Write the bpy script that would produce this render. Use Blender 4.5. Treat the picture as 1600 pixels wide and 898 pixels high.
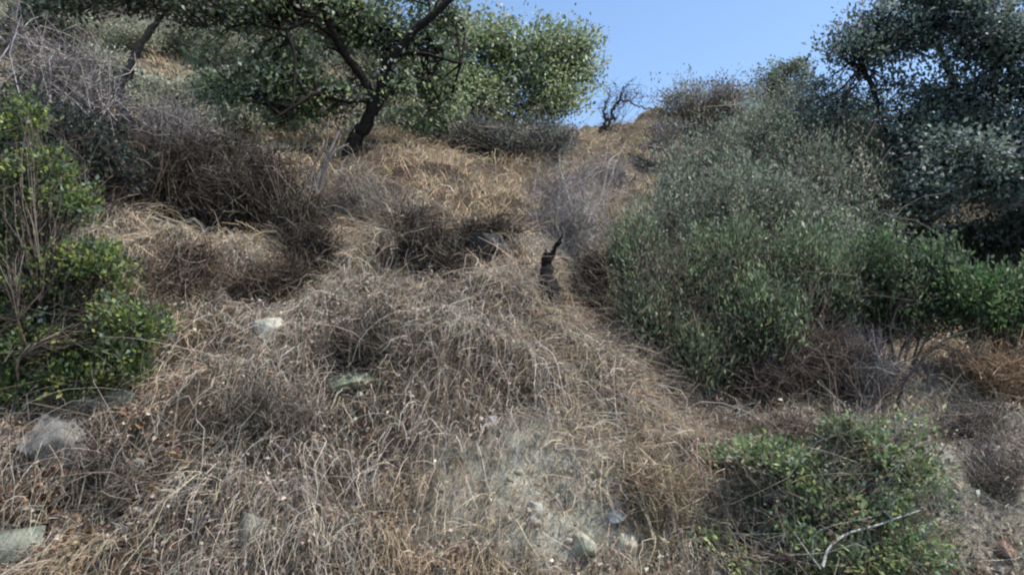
import bpy, bmesh, math
import numpy as np
from mathutils import Vector

sc = bpy.context.scene
for o in list(bpy.data.objects):
    bpy.data.objects.remove(o)
COL = sc.collection
RNG = np.random.default_rng(7)

# ------------------------------------------------------------------ camera
CAM_H, PITCH, FPX = 1.6, math.radians(8.0), 1150.0
cam_d = bpy.data.cameras.new("camera")
cam_d.sensor_width = 36.0
cam_d.lens = 36.0 * FPX / 1600.0
cam_d.clip_end = 2000.0
cam = bpy.data.objects.new("camera", cam_d)
cam.location = (0, 0, CAM_H)
cam.rotation_euler = (math.radians(90) + PITCH, 0, 0)
COL.objects.link(cam)
sc.camera = cam

# ------------------------------------------------------------------ sky, sun, exposure
SUN_EL, SUN_AZ = math.radians(58), math.radians(106)     # azimuth from +Y (uphill), positive = to the right
world = bpy.data.worlds.new("World")
sc.world = world
world.use_nodes = True
wn, wl = world.node_tree.nodes, world.node_tree.links
sky = wn.new("ShaderNodeTexSky")
sky.sky_type = 'NISHITA'
sky.sun_disc = False
sky.sun_elevation = SUN_EL
sky.sun_rotation = SUN_AZ
sky.air_density = 1.15
sky.dust_density = 0.3
sky.ozone_density = 3.0
wn["Background"].inputs["Strength"].default_value = 0.13
wl.new(sky.outputs["Color"], wn["Background"].inputs["Color"])
sun_d = bpy.data.lights.new("sun", 'SUN')
sun_d.energy = 3.8
sun_d.angle = math.radians(0.8)
sun_d.color = (1.0, 0.94, 0.86)
sun = bpy.data.objects.new("sun", sun_d)
sdir = Vector((math.sin(SUN_AZ) * math.cos(SUN_EL), math.cos(SUN_AZ) * math.cos(SUN_EL), math.sin(SUN_EL)))
sun.rotation_euler = sdir.to_track_quat('Z', 'Y').to_euler()
sun.location = (10, 10, 40)
COL.objects.link(sun)

sc.view_settings.view_transform = 'Standard'
sc.view_settings.look = 'None'
sc.view_settings.gamma = 1.0
sc.view_settings.exposure = 0.9
sc.render.engine = 'CYCLES'
sc.cycles.use_denoising = True
sc.cycles.max_bounces = 6
sc.cycles.transparent_max_bounces = 4
sc.cycles.filter_width = 2.2

# ------------------------------------------------------------------ numeric helpers
CP, SP = math.cos(PITCH), math.sin(PITCH)

# depth layout of the place: survey distance -> metres from the camera (steep bank in front, gentler slope above)
_DA = [0, 4.0, 4.6, 5.5, 6.6, 8.0, 9.8, 12.0, 15.6, 20.0, 24.0, 30.0, 45.0, 90.0]
_DB = [0, 4.4, 4.53, 4.78, 5.06, 5.48, 6.25, 7.8, 10.8, 14.6, 18.0, 23.5, 37.0, 80.0]
def D(y):
    return np.interp(y, _DA, _DB)
def Di(y):
    return np.interp(y, _DB, _DA)
def P(px, py, Y):
    """world point seen in direction of photo position (px, py) at survey distance Y"""
    Y = float(D(Y))
    u, v = (px - 800) / FPX, (449 - py) / FPX
    t = Y / (CP - v * SP)
    return np.array([u * t, Y, CAM_H + t * (SP + v * CP)])

def mpp(Y):
    return D(Y) / FPX

_lat = np.random.default_rng(99).random((256, 256))
def vn(x, y, s, seed=0):
    """smooth value noise 0..1, feature size s"""
    x = np.asarray(x, float) / s + 17.3 * seed; y = np.asarray(y, float) / s + 5.7 * seed
    xi, yi = np.floor(x).astype(int), np.floor(y).astype(int)
    fx, fy = x - xi, y - yi
    fx, fy = fx * fx * (3 - 2 * fx), fy * fy * (3 - 2 * fy)
    g = lambda a, b: _lat[a & 255, b & 255]
    return (g(xi, yi) * (1 - fx) + g(xi + 1, yi) * fx) * (1 - fy) + (g(xi, yi + 1) * (1 - fx) + g(xi + 1, yi + 1) * fx) * fy

def unit(a):
    return a / np.maximum(np.linalg.norm(a, axis=-1, keepdims=True), 1e-9)

# ------------------------------------------------------------------ terrain
CTRL = [  # photo position and forward distance of points on the ground
    (0, 898, 3.7), (250, 898, 3.8), (500, 898, 3.9), (800, 898, 4.0), (1050, 898, 4.1), (1350, 898, 4.3), (1600, 898, 4.6),
    (100, 700, 5.1), (300, 700, 5.2), (500, 700, 5.3), (800, 700, 5.5), (1000, 700, 5.8), (1080, 712, 6.2), (1200, 680, 7.3), (1400, 680, 7.6), (1560, 690, 7.4),
    (0, 600, 5.7), (150, 600, 5.9), (350, 600, 6.2), (600, 600, 6.4), (800, 600, 6.6), (960, 600, 7.0), (1030, 640, 7.1), (1075, 655, 8.4), (1150, 610, 9.8), (1320, 600, 9.8), (1540, 600, 9.2),
    (0, 500, 6.9), (250, 500, 7.2), (500, 500, 7.8), (750, 500, 8.0), (880, 490, 8.4), (950, 540, 8.0), (1080, 500, 11.0), (1300, 500, 12.2), (1550, 535, 11.5),
    (0, 400, 8.4), (250, 400, 8.9), (500, 400, 9.6), (700, 400, 9.8), (850, 400, 10.4), (950, 400, 12.0), (1150, 400, 14.0), (1550, 405, 14.0),
    (0, 320, 9.8), (200, 320, 10.6), (450, 310, 11.4), (700, 320, 12.0), (880, 310, 13.6), (1000, 300, 16.5), (1300, 330, 18.0), (1540, 338, 17.0),
    (0, 200, 13.5), (200, 220, 13.0), (430, 230, 14.5), (560, 228, 14.2), (750, 235, 15.6), (900, 230, 20.0), (980, 225, 21.5),
    (80, 90, 21), (300, 100, 22), (420, 40, 27), (580, 110, 24), (720, 190, 22.5), (830, 214, 23.0), (900, 214, 24), (940, 211, 24.5), (1000, 188, 25.5), (1080, 165, 26.5), (1300, 200, 26), (1500, 240, 26),
    (350, -60, 33), (600, 60, 30), (150, -60, 30),
]
pts = [P(*c) for c in CTRL]
for x in (-14, -7, -2.5, 2.5, 7, 14):
    pts += [np.array([x, 3.9, 0.12]), np.array([x, 3.2, 0.04]), np.array([x, 1.6, 0.02]), np.array([x, -4, 0.0]), np.array([x, -14, 0.0])]
for x, y, z in [(-14, 6, 2.2), (-18, 12, 6.5), (-24, 22, 13), (-30, 34, 20), (-40, 50, 24), (-12, 46, 22), (0, 34, 10.5), (2.5, 30, 10.6), (0, 40, 10), (4, 48, 7),
                (16, 44, 10), (30, 44, 11), (12, 7, 1.6), (14, 11, 3.0), (17, 16, 6.0), (24, 24, 10.5), (30, 10, 5.0), (-30, 4, 3),
                (30, 0, 1), (-30, -14, 0), (30, -14, 0), (0, 70, 2), (-40, 72, 14), (40, 72, 4), (44, 30, 12), (-46, 20, 14)]:
    k_ = D(y) / y if y > 5 else 1.0
    pts.append(np.array([x * k_, y * k_, CAM_H + (z - CAM_H) * k_ if y > 5 else z], float))
CT = np.array(pts)
def _phi(r):
    return np.where(r > 1e-6, r * r * np.log(np.maximum(r, 1e-6)), 0.0)
_n = len(CT)
_A = np.zeros((_n + 3, _n + 3))
_A[:_n, :_n] = _phi(np.linalg.norm(CT[:, None, :2] - CT[None, :, :2], axis=2)) + np.eye(_n) * 0.25
_A[:_n, _n] = 1; _A[:_n, _n + 1:] = CT[:, :2]; _A[_n:, :_n] = _A[:_n, _n:].T
_W = np.linalg.solve(_A, np.concatenate([CT[:, 2], np.zeros(3)]))
def _base(x, y):
    x = np.asarray(x, float); y = np.asarray(y, float)
    sh = x.shape; xf, yf = x.ravel(), y.ravel()
    out = np.empty(xf.size)
    for i in range(0, xf.size, 20000):
        a, b = xf[i:i + 20000], yf[i:i + 20000]
        r = np.sqrt((a[:, None] - CT[None, :, 0]) ** 2 + (b[:, None] - CT[None, :, 1]) ** 2)
        out[i:i + 20000] = _phi(r) @ _W[:_n] + _W[_n] + _W[_n + 1] * a + _W[_n + 2] * b
    return out.reshape(sh)
# grid: fine near the visible slope, coarse outside
gx = np.unique(np.concatenate([np.linspace(-60, -13, 40), np.arange(-6, 6, 0.05), np.linspace(-13, -6.1, 50), np.linspace(6.1, 13, 50), np.linspace(13, 60, 40)]))
gy = np.unique(np.concatenate([np.linspace(-20, 2, 22), np.arange(3, 4.1, 0.06), np.arange(4.1, 6.6, 0.035), np.arange(6.6, 8, 0.06), np.arange(8, 13, 0.1), np.arange(13, 20, 0.14), np.arange(20, 30, 0.4), np.linspace(30, 90, 50)]))
GX, GY = np.meshgrid(gx, gy)
def bump(x, y):
    amp = np.clip((np.asarray(y) - 3.4) / .9, 0, 1); y = np.asarray(y, float); ys = np.where(y < 6.2, y * 1.7, y + 6.2 * .7)
    pit = 0
    for px_, py_, Y_, r_, d_ in ((276, 300, 11.0, .36, .6), (455, 310, 11.2, .4, .5), (545, 568, 7.0, .16, .22), (650, 860, 4.2, .12, .15), (540, 735, 5.1, .16, .16), (1000, 880, 4.2, .10, .14), (880, 300, 13.2, .3, .3),
                                 (490, 400, 9.7, .28, .4), (430, 440, 9.0, .2, .25), (300, 500, 7.3, .2, .22), (490, 650, 5.9, .12, .16), (150, 720, 5.0, .2, .2), (1540, 385, 13.6, 1.1, 1.0)):
        c_ = P(px_, py_, Y_)
        pit = pit - d_ * np.exp(-((np.asarray(x) - c_[0]) ** 2 + (np.asarray(y) - c_[1]) ** 2) / (2 * r_ * r_))
    return pit + amp * (0.12 * (vn(x, ys, 1.7, 1) - .5) + .30 * (vn(np.asarray(x) * .55 + .3 * vn(x, ys, .5, 5), ys, .36, 12) - .5) + 0.15 * (vn(x, ys, .62, 2) - .5) + 0.20 * (vn(x, ys, .26, 3) - .5) + .10 * (vn(x, ys, .12, 7) - .5))
GZ = _base(GX, GY) + bump(GX, GY)
_sc = P(860, 800, 4.95)
_sd = np.clip(1.5 - np.sqrt(((GX - _sc[0]) / .75) ** 2 + ((GY - _sc[1]) / .36) ** 2), 0, 1)
GZ += _sd * (.16 * (vn(GX, GY * 1.7, .17, 51) - .5) + .10 * (vn(GX, GY * 1.7, .085, 52) - .5))
def hz(x, y):
    """terrain height by bilinear lookup in the grid"""
    x = np.asarray(x, float); y = np.asarray(y, float)
    i = np.clip(np.searchsorted(gx, x) - 1, 0, len(gx) - 2); j = np.clip(np.searchsorted(gy, y) - 1, 0, len(gy) - 2)
    fx = np.clip((x - gx[i]) / (gx[i + 1] - gx[i]), 0, 1); fy = np.clip((y - gy[j]) / (gy[j + 1] - gy[j]), 0, 1)
    return (GZ[j, i] * (1 - fx) + GZ[j, i + 1] * fx) * (1 - fy) + (GZ[j + 1, i] * (1 - fx) + GZ[j + 1, i + 1] * fx) * fy
def hit(px, py, y0=3.0, y1=45.0):
    """where the line of sight through a photo position meets the ground"""
    Y = np.arange(y0, y1, 0.02)
    u, v = (px - 800) / FPX, (449 - py) / FPX
    t = Y / (CP - v * SP)
    X, Z = u * t, CAM_H + t * (SP + v * CP)
    below = np.nonzero(Z <= hz(X, Y))[0]
    k = below[0] if len(below) else -1
    return np.array([X[k], Y[k], hz(X[k], Y[k])])
def drop(p, dz=0.0):
    return np.array([p[0], p[1], hz(p[0], p[1]) + dz])
def grad(x, y):
    e = 0.25
    return np.stack([(hz(x + e, y) - hz(x - e, y)) / (2 * e), (hz(x, y + e) - hz(x, y - e)) / (2 * e)], -1)

# bare pale soil patch in the foreground and the right-hand path, as ground areas
def area(x, y, c, rx, ry, wob=.35, s=.6, seed=4):
    d = np.sqrt(((x - c[0]) / rx) ** 2 + ((y - c[1]) / ry) ** 2)
    return np.clip((1.15 - d + wob * 2 * (vn(x, y, s, seed) - .5)) / .5, 0, 1)
SOIL_C = hit(860, 800)
PATH_C = hit(1560, 800)
def soil_mask(x, y):
    a = area(x, y, SOIL_C, 0.74, 0.34)
    b = area(x, y, PATH_C, 0.7, 0.5, seed=6)
    c = area(x, y, hit(1560, 690), 0.8, .7, seed=7)
    return np.maximum(np.maximum(a, b * .7), c * .35)

# ------------------------------------------------------------------ mesh building
class Acc:
    def __init__(s):
        s.v, s.f4, s.f3, s.c, s.n = [], [], [], [], 0
    def add(s, v, f, c):
        v = np.asarray(v, np.float32).reshape(-1, 3)
        c = np.broadcast_to(np.asarray(c, np.float32), (len(v), 3)) if np.ndim(c) < 2 else np.asarray(c, np.float32)
        f = np.asarray(f, np.int64)
        (s.f4 if f.shape[1] == 4 else s.f3).append(f + s.n)
        s.v.append(v); s.c.append(c); s.n += len(v)
    def mesh(s, name, smooth=False):
        me = bpy.data.meshes.new(name)
        v = np.concatenate(s.v); c = np.concatenate(s.c)
        f4 = np.concatenate(s.f4) if s.f4 else np.zeros((0, 4), int)
        f3 = np.concatenate(s.f3) if s.f3 else np.zeros((0, 3), int)
        loops = np.concatenate([f4.ravel(), f3.ravel()]).astype(np.int32)
        tot = np.concatenate([np.full(len(f4), 4), np.full(len(f3), 3)]).astype(np.int32)
        start = np.concatenate([[0], np.cumsum(tot)[:-1]]).astype(np.int32)
        me.vertices.add(len(v)); me.vertices.foreach_set("co", v.ravel())
        me.loops.add(len(loops)); me.loops.foreach_set("vertex_index", loops)
        me.polygons.add(len(tot)); me.polygons.foreach_set("loop_start", start); me.polygons.foreach_set("loop_total", tot)
        if smooth:
            me.polygons.foreach_set("use_smooth", np.ones(len(tot), bool))
        me.update(calc_edges=True)
        a = me.color_attributes.new("Col", 'FLOAT_COLOR', 'POINT')
        a.data.foreach_set("color", np.concatenate([c, np.ones((len(c), 1), np.float32)], 1).ravel())
        return me

def link(name, me, mat, parent=None, kind=None, loc=None):
    """one mesh object; vertices are given in world space, the origin goes to loc (or the parent's place)"""
    o = bpy.data.objects.new(name, me)
    COL.objects.link(o)
    me.materials.append(mat)
    off = parent.location if parent is not None else (Vector(loc) if loc is not None else None)
    if off is not None:
        n = len(me.vertices); co = np.empty(n * 3, np.float32); me.vertices.foreach_get("co", co)
        co = co.reshape(-1, 3) - np.array(off, np.float32); me.vertices.foreach_set("co", co.ravel()); me.update()
    if parent is not None:
        o.parent = parent
    elif loc is not None:
        o.location = loc
    if kind:
        o["kind"] = kind
    return o

def tag(o, label, cat, group=None):
    o["label"] = label; o["category"] = cat
    if group: o["group"] = group
    return o

def thing(name, label, cat, loc, group=None):
    o = bpy.data.objects.new(name, None)
    o.empty_display_size = .1
    COL.objects.link(o)
    o.location = [float(q) for q in loc]
    return tag(o, label, cat, group)

def ribbons(acc, Pt, W, C, side=None):
    """flat tapering strips: Pt (N,K,3), W (N,K) half widths, C (N,3)"""
    N, K, _ = Pt.shape
    T = unit(np.gradient(Pt, axis=1))
    if side is None:
        side = RNG.normal(size=(N, 3))
    S = unit(np.cross(T, side[:, None, :]))
    a, b = Pt - S * W[..., None], Pt + S * W[..., None]
    v = np.stack([a, b], 2).reshape(-1, 3)
    base = (np.arange(N) * K * 2)[:, None] + (np.arange(K - 1) * 2)[None, :]
    f = np.stack([base, base + 1, base + 3, base + 2], -1).reshape(-1, 4)
    acc.add(v, f, np.repeat(C, K * 2, 0))

def tubes(acc, Pt, R, C, S=3):
    """round tapering twigs: Pt (N,K,3), R (N,K), C (N,3)"""
    N, K, _ = Pt.shape
    T = unit(np.gradient(Pt, axis=1))
    ref = unit(RNG.normal(size=(N, 1, 3)) + np.array([.3, .2, .1]))
    A = unit(np.cross(T, np.broadcast_to(ref, T.shape))); B = np.cross(T, A)
    an = np.arange(S) * 2 * math.pi / S
    ring = A[:, :, None, :] * np.cos(an)[None, None, :, None] + B[:, :, None, :] * np.sin(an)[None, None, :, None]
    v = (Pt[:, :, None, :] + ring * R[:, :, None, None]).reshape(-1, 3)
    b = (np.arange(N) * K * S)[:, None, None] + (np.arange(K - 1) * S)[None, :, None] + np.arange(S)[None, None, :]
    b2 = (np.arange(N) * K * S)[:, None, None] + (np.arange(K - 1) * S)[None, :, None] + ((np.arange(S) + 1) % S)[None, None, :]
    f = np.stack([b, b2, b2 + S, b + S], -1).reshape(-1, 4)
    acc.add(v, f, np.repeat(C, K * S, 0))

def tube1(acc, path, r0, r1, col, S=7, K=None, wob=.0, knots=.08):
    """one limb along a smooth path through the given points, with bumpy thickness"""
    path = np.array(path, float)
    K = K or max(6, 5 * (len(path) - 1))
    ext = np.concatenate([[2 * path[0] - path[1]], path, [2 * path[-1] - path[-2]]])
    t = np.linspace(0, len(path) - 1, K); i = np.minimum(t.astype(int), len(path) - 2); f = (t - i)[:, None]
    p0, p1, p2, p3 = ext[i], ext[i + 1], ext[i + 2], ext[i + 3]
    q = .5 * (2 * p1 + (p2 - p0) * f + (2 * p0 - 5 * p1 + 4 * p2 - p3) * f ** 2 + (3 * p1 - p0 - 3 * p2 + p3) * f ** 3)
    if wob:
        q[1:] += RNG.normal(size=(K - 1, 3)) * wob
    r = (r0 + (r1 - r0) * np.linspace(0, 1, K) ** .8) * (1 + knots * RNG.normal(size=K))
    tubes(acc, q[None], np.abs(r)[None], np.array([col]), S)
    return q

def leaves(acc, base, d, L, Wd, C, fold=.25):
    """pointed leaves, one bent quad each"""
    N = len(base)
    d = unit(d)
    s = unit(np.cross(d, RNG.normal(size=(N, 3)) + np.array([0, 0, 1.2])))
    n = np.cross(s, d)
    L = np.broadcast_to(L, (N,))[:, None]; Wd = np.broadcast_to(Wd, (N,))[:, None]
    mid = base + d * L * .5 + n * L * fold * .3
    v = np.stack([base, mid - s * Wd, base + d * L, mid + s * Wd], 1).reshape(-1, 3)
    f = np.arange(N * 4).reshape(-1, 4)
    acc.add(v, f, np.repeat(C, 4, 0))

def pal(cols, n, jit=.18, w=None):
    cols = np.array(cols, float)
    k = RNG.choice(len(cols), n, p=w)
    c = cols[k] * (1 + jit * RNG.normal(size=(n, 1)))
    return np.clip(c * (1 + .05 * RNG.normal(size=(n, 3))), .004, .9)

# ------------------------------------------------------------------ materials
def mat_plant(name, transl=.3, rough=.6, spec=.25):
    m = bpy.data.materials.new(name); m.use_nodes = True
    nt = m.node_tree; nt.nodes.clear(); N, L = nt.nodes.new, nt.links.new
    out = N("ShaderNodeOutputMaterial"); at = N("ShaderNodeAttribute"); at.attribute_name = "Col"
    pr = N("ShaderNodeBsdfPrincipled"); pr.inputs["Roughness"].default_value = rough
    pr.inputs["Specular IOR Level"].default_value = spec
    L(at.outputs["Color"], pr.inputs["Base Color"])
    if transl > 0:
        tr = N("ShaderNodeBsdfTranslucent"); mx = N("ShaderNodeMixShader"); mx.inputs[0].default_value = transl
        L(at.outputs["Color"], tr.inputs["Color"]); L(pr.outputs[0], mx.inputs[1]); L(tr.outputs[0], mx.inputs[2])
        L(mx.outputs[0], out.inputs["Surface"])
    else:
        tc = N("ShaderNodeTexCoord"); nz = N("ShaderNodeTexNoise"); nz.inputs["Scale"].default_value = 22; nz.inputs["Detail"].default_value = 5
        mul = N("ShaderNodeMix"); mul.data_type = 'RGBA'; mul.blend_type = 'MULTIPLY'; mul.inputs[0].default_value = .75
        rp = N("ShaderNodeValToRGB"); rp.color_ramp.elements[0].position = .3; rp.color_ramp.elements[0].color = (.35, .33, .32, 1)
        rp.color_ramp.elements[1].position = .7; rp.color_ramp.elements[1].color = (1.25, 1.2, 1.15, 1)
        L(tc.outputs["Object"], nz.inputs["Vector"]); L(nz.outputs["Fac"], rp.inputs["Fac"])
        L(at.outputs["Color"], mul.inputs[6]); L(rp.outputs["Color"], mul.inputs[7]); L(mul.outputs[2], pr.inputs["Base Color"])
        bp = N("ShaderNodeBump"); bp.inputs["Strength"].default_value = .6; bp.inputs["Distance"].default_value = .02
        L(nz.outputs["Fac"], bp.inputs["Height"]); L(bp.outputs[0], pr.inputs["Normal"])
        L(pr.outputs[0], out.inputs["Surface"])
    return m
M_LEAF = mat_plant("leaf", .46, .5, .4)
M_GRASS = mat_plant("dry_grass", .22, .75, .15)
M_TWIG = mat_plant("twig", 0, .9, .1)
M_BARK = mat_plant("bark", 0, .95, .1)

def mat_rock():
    m = bpy.data.materials.new("rock"); m.use_nodes = True
    nt = m.node_tree; pr = nt.nodes["Principled BSDF"]; N, L = nt.nodes.new, nt.links.new
    tc = N("ShaderNodeTexCoord"); at = N("ShaderNodeAttribute"); at.attribute_name = "Col"
    n1 = N("ShaderNodeTexNoise"); n1.inputs["Scale"].default_value = 9; n1.inputs["Detail"].default_value = 8
    n2 = N("ShaderNodeTexNoise"); n2.inputs["Scale"].default_value = 60; n2.inputs["Detail"].default_value = 4
    rp = N("ShaderNodeValToRGB"); rp.color_ramp.elements[0].position = .32; rp.color_ramp.elements[0].color = (.4, .42, .4, 1)
    rp.color_ramp.elements[1].position = .62; rp.color_ramp.elements[1].color = (1.1, 1.08, 1.0, 1)
    mul = N("ShaderNodeMix"); mul.data_type = 'RGBA'; mul.blend_type = 'MULTIPLY'; mul.inputs[0].default_value = 1
    bp = N("ShaderNodeBump"); bp.inputs["Strength"].default_value = .7; bp.inputs["Distance"].default_value = .015
    ad = N("ShaderNodeMath"); ad.operation = 'ADD'
    for n in (n1, n2): L(tc.outputs["Object"], n.inputs["Vector"])
    L(n1.outputs["Fac"], rp.inputs["Fac"]); L(at.outputs["Color"], mul.inputs[6]); L(rp.outputs["Color"], mul.inputs[7])
    L(mul.outputs[2], pr.inputs["Base Color"]); L(n1.outputs["Fac"], ad.inputs[0]); L(n2.outputs["Fac"], ad.inputs[1])
    L(ad.outputs[0], bp.inputs["Height"]); L(bp.outputs[0], pr.inputs["Normal"])
    pr.inputs["Roughness"].default_value = .9
    return m
M_ROCK = mat_rock()

def mat_ground():
    m = bpy.data.materials.new("dry_soil"); m.use_nodes = True
    nt = m.node_tree; pr = nt.nodes["Principled BSDF"]; N, L = nt.nodes.new, nt.links.new
    tc = N("ShaderNodeTexCoord"); at = N("ShaderNodeAttribute"); at.attribute_name = "Col"
    n1 = N("ShaderNodeTexNoise"); n1.inputs["Scale"].default_value = 2.2; n1.inputs["Detail"].default_value = 10; n1.inputs["Roughness"].default_value = .7
    n2 = N("ShaderNodeTexNoise"); n2.inputs["Scale"].default_value = 26; n2.inputs["Detail"].default_value = 6; n2.inputs["Roughness"].default_value = .7
    vo = N("ShaderNodeTexVoronoi"); vo.inputs["Scale"].default_value = 17; vo.inputs["Randomness"].default_value = 1
    litter = N("ShaderNodeValToRGB"); e = litter.color_ramp.elements
    e[0].position = .3; e[0].color = (.035, .027, .021, 1); e[1].position = .74; e[1].color = (.20, .155, .11, 1)
    k = e.new(.5); k.color = (.085, .065, .048, 1)
    soil = N("ShaderNodeValToRGB"); e = soil.color_ramp.elements
    e[0].position = .34; e[0].color = (.15, .14, .108, 1); e[1].position = .6; e[1].color = (.52, .50, .41, 1)
    n3 = N("ShaderNodeTexNoise"); n3.inputs["Scale"].default_value = 7; n3.inputs["Detail"].default_value = 9; n3.inputs["Roughness"].default_value = .68
    mx = N("ShaderNodeMix"); mx.data_type = 'RGBA'
    sep = N("ShaderNodeSeparateColor")
    avg = N("ShaderNodeMath"); avg.operation = 'MULTIPLY_ADD'; avg.inputs[1].default_value = .55
    h = N("ShaderNodeMath"); h.operation = 'MULTIPLY'; h.inputs[1].default_value = .45
    bp = N("ShaderNodeBump"); bp.inputs["Strength"].default_value = 1; bp.inputs["Distance"].default_value = .06
    for n in (n1, n2, n3, vo): L(tc.outputs["Object"], n.inputs["Vector"])
    L(n2.outputs["Fac"], h.inputs[0]); L(n1.outputs["Fac"], avg.inputs[0]); L(h.outputs[0], avg.inputs[2])
    L(avg.outputs[0], litter.inputs["Fac"]); L(n3.outputs["Fac"], soil.inputs["Fac"])
    L(at.outputs["Color"], sep.inputs[0]); L(sep.outputs[0], mx.inputs[0])
    L(litter.outputs[0], mx.inputs[6]); L(soil.outputs[0], mx.inputs[7]); L(mx.outputs[2], pr.inputs["Base Color"])
    ad = N("ShaderNodeMath"); ad.operation = 'SUBTRACT'
    vs = N("ShaderNodeMath"); vs.operation = 'MULTIPLY'; vs.inputs[1].default_value = .2
    L(vo.outputs["Distance"], vs.inputs[0]); L(n2.outputs["Fac"], ad.inputs[0]); L(vs.outputs[0], ad.inputs[1])
    L(ad.outputs[0], bp.inputs["Height"]); L(bp.outputs[0], pr.inputs["Normal"])
    pr.inputs["Roughness"].default_value = .95; pr.inputs["Specular IOR Level"].default_value = .1
    return m

# ------------------------------------------------------------------ ground sheet
acc = Acc()
ny, nx = GX.shape
idx = np.arange(ny * nx).reshape(ny, nx)
fq = np.stack([idx[:-1, :-1], idx[:-1, 1:], idx[1:, 1:], idx[1:, :-1]], -1).reshape(-1, 4)
sm = soil_mask(GX.ravel(), GY.ravel())
acc.add(np.stack([GX.ravel(), GY.ravel(), GZ.ravel()], 1), fq, np.stack([sm, sm * 0, sm * 0], 1))
link("hillside_ground", acc.mesh("hillside_ground", True), mat_ground(), kind="structure")

# ------------------------------------------------------------------ plant builders
def blob_points(blobs, n, shell=.55):
    """cluster centres spread through ellipsoids given as (centre, (rx, ry, rz))"""
    vol = np.array([b[1][0] * b[1][1] * b[1][2] for b in blobs]) ** .8
    k = RNG.choice(len(blobs), n, p=vol / vol.sum())
    c = np.array([b[0] for b in blobs])[k]; r = np.array([b[1] for b in blobs])[k]
    # each lobe is broken into smaller tufts, so outlines are uneven and gaps open between them
    M = 11
    sub = unit(RNG.normal(size=(len(blobs), M, 3))) * (.35 + .65 * RNG.random((len(blobs), M, 1))) * .92
    sd = .16 + .16 * RNG.random((len(blobs), M))
    j = RNG.integers(M, size=n)
    off = sub[k, j] + RNG.normal(size=(n, 3)) * sd[k, j][:, None]
    far = RNG.random(n) < .22
    off[far] = unit(RNG.normal(size=(far.sum(), 3))) * (shell + (1.08 - shell) * RNG.random((far.sum(), 1)))
    return c + off * r, unit(off + 1e-6), k

def arcs(A, B, K, sag=.12, jit=.05):
    """(N,K,3) curved paths from A to B"""
    N = len(A); t = np.linspace(0, 1, K)[None, :, None]
    ln = np.linalg.norm(B - A, axis=1)[:, None, None]
    off = RNG.normal(size=(N, 1, 3)) * sag * ln
    p = A[:, None] * (1 - t) + B[:, None] * t + off * (4 * t * (1 - t)) * .5
    j = RNG.normal(size=p.shape) * jit * ln / K
    j[:, 0] = 0
    return p + np.cumsum(j, 1)

BUSH_TWIG = [(.12, .10, .085), (.18, .155, .13), (.09, .075, .065)]
GREY_TWIG = [(.27, .24, .205), (.36, .325, .28), (.17, .148, .128)]
DARK_TWIG = [(.065, .055, .046), (.17, .148, .125), (.03, .026, .023)]  # lowered tones, tree shade over the left dead brush is put into the colour

def foliage(acc, c, d, n_leaf, spread, L, W, cols, w=None, up=.5, out=.8, jit=.26, tall=.8):
    """sprays of leaves round each cluster centre c, each spray with its own tone"""
    n = len(c)
    tone = pal(cols, n, jit, w)
    cc = np.repeat(c, n_leaf, 0); dd = np.repeat(d, n_leaf, 0)
    b = cc + np.clip(RNG.normal(size=cc.shape), -1.7, 1.7) * spread * .78 * np.array([1, 1, tall])
    dr = dd * out + np.array([0, 0, up]) + RNG.normal(size=cc.shape) * .75
    col = np.repeat(tone, n_leaf, 0) * (1 + .2 * RNG.normal(size=(len(cc), 1)))
    l = L * .85 * (.45 + .95 * RNG.random(len(cc)))
    leaves(acc, b, dr, l, W * .85 * (.6 + .7 * RNG.random(len(cc))), np.clip(col, .004, .8))

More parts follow.
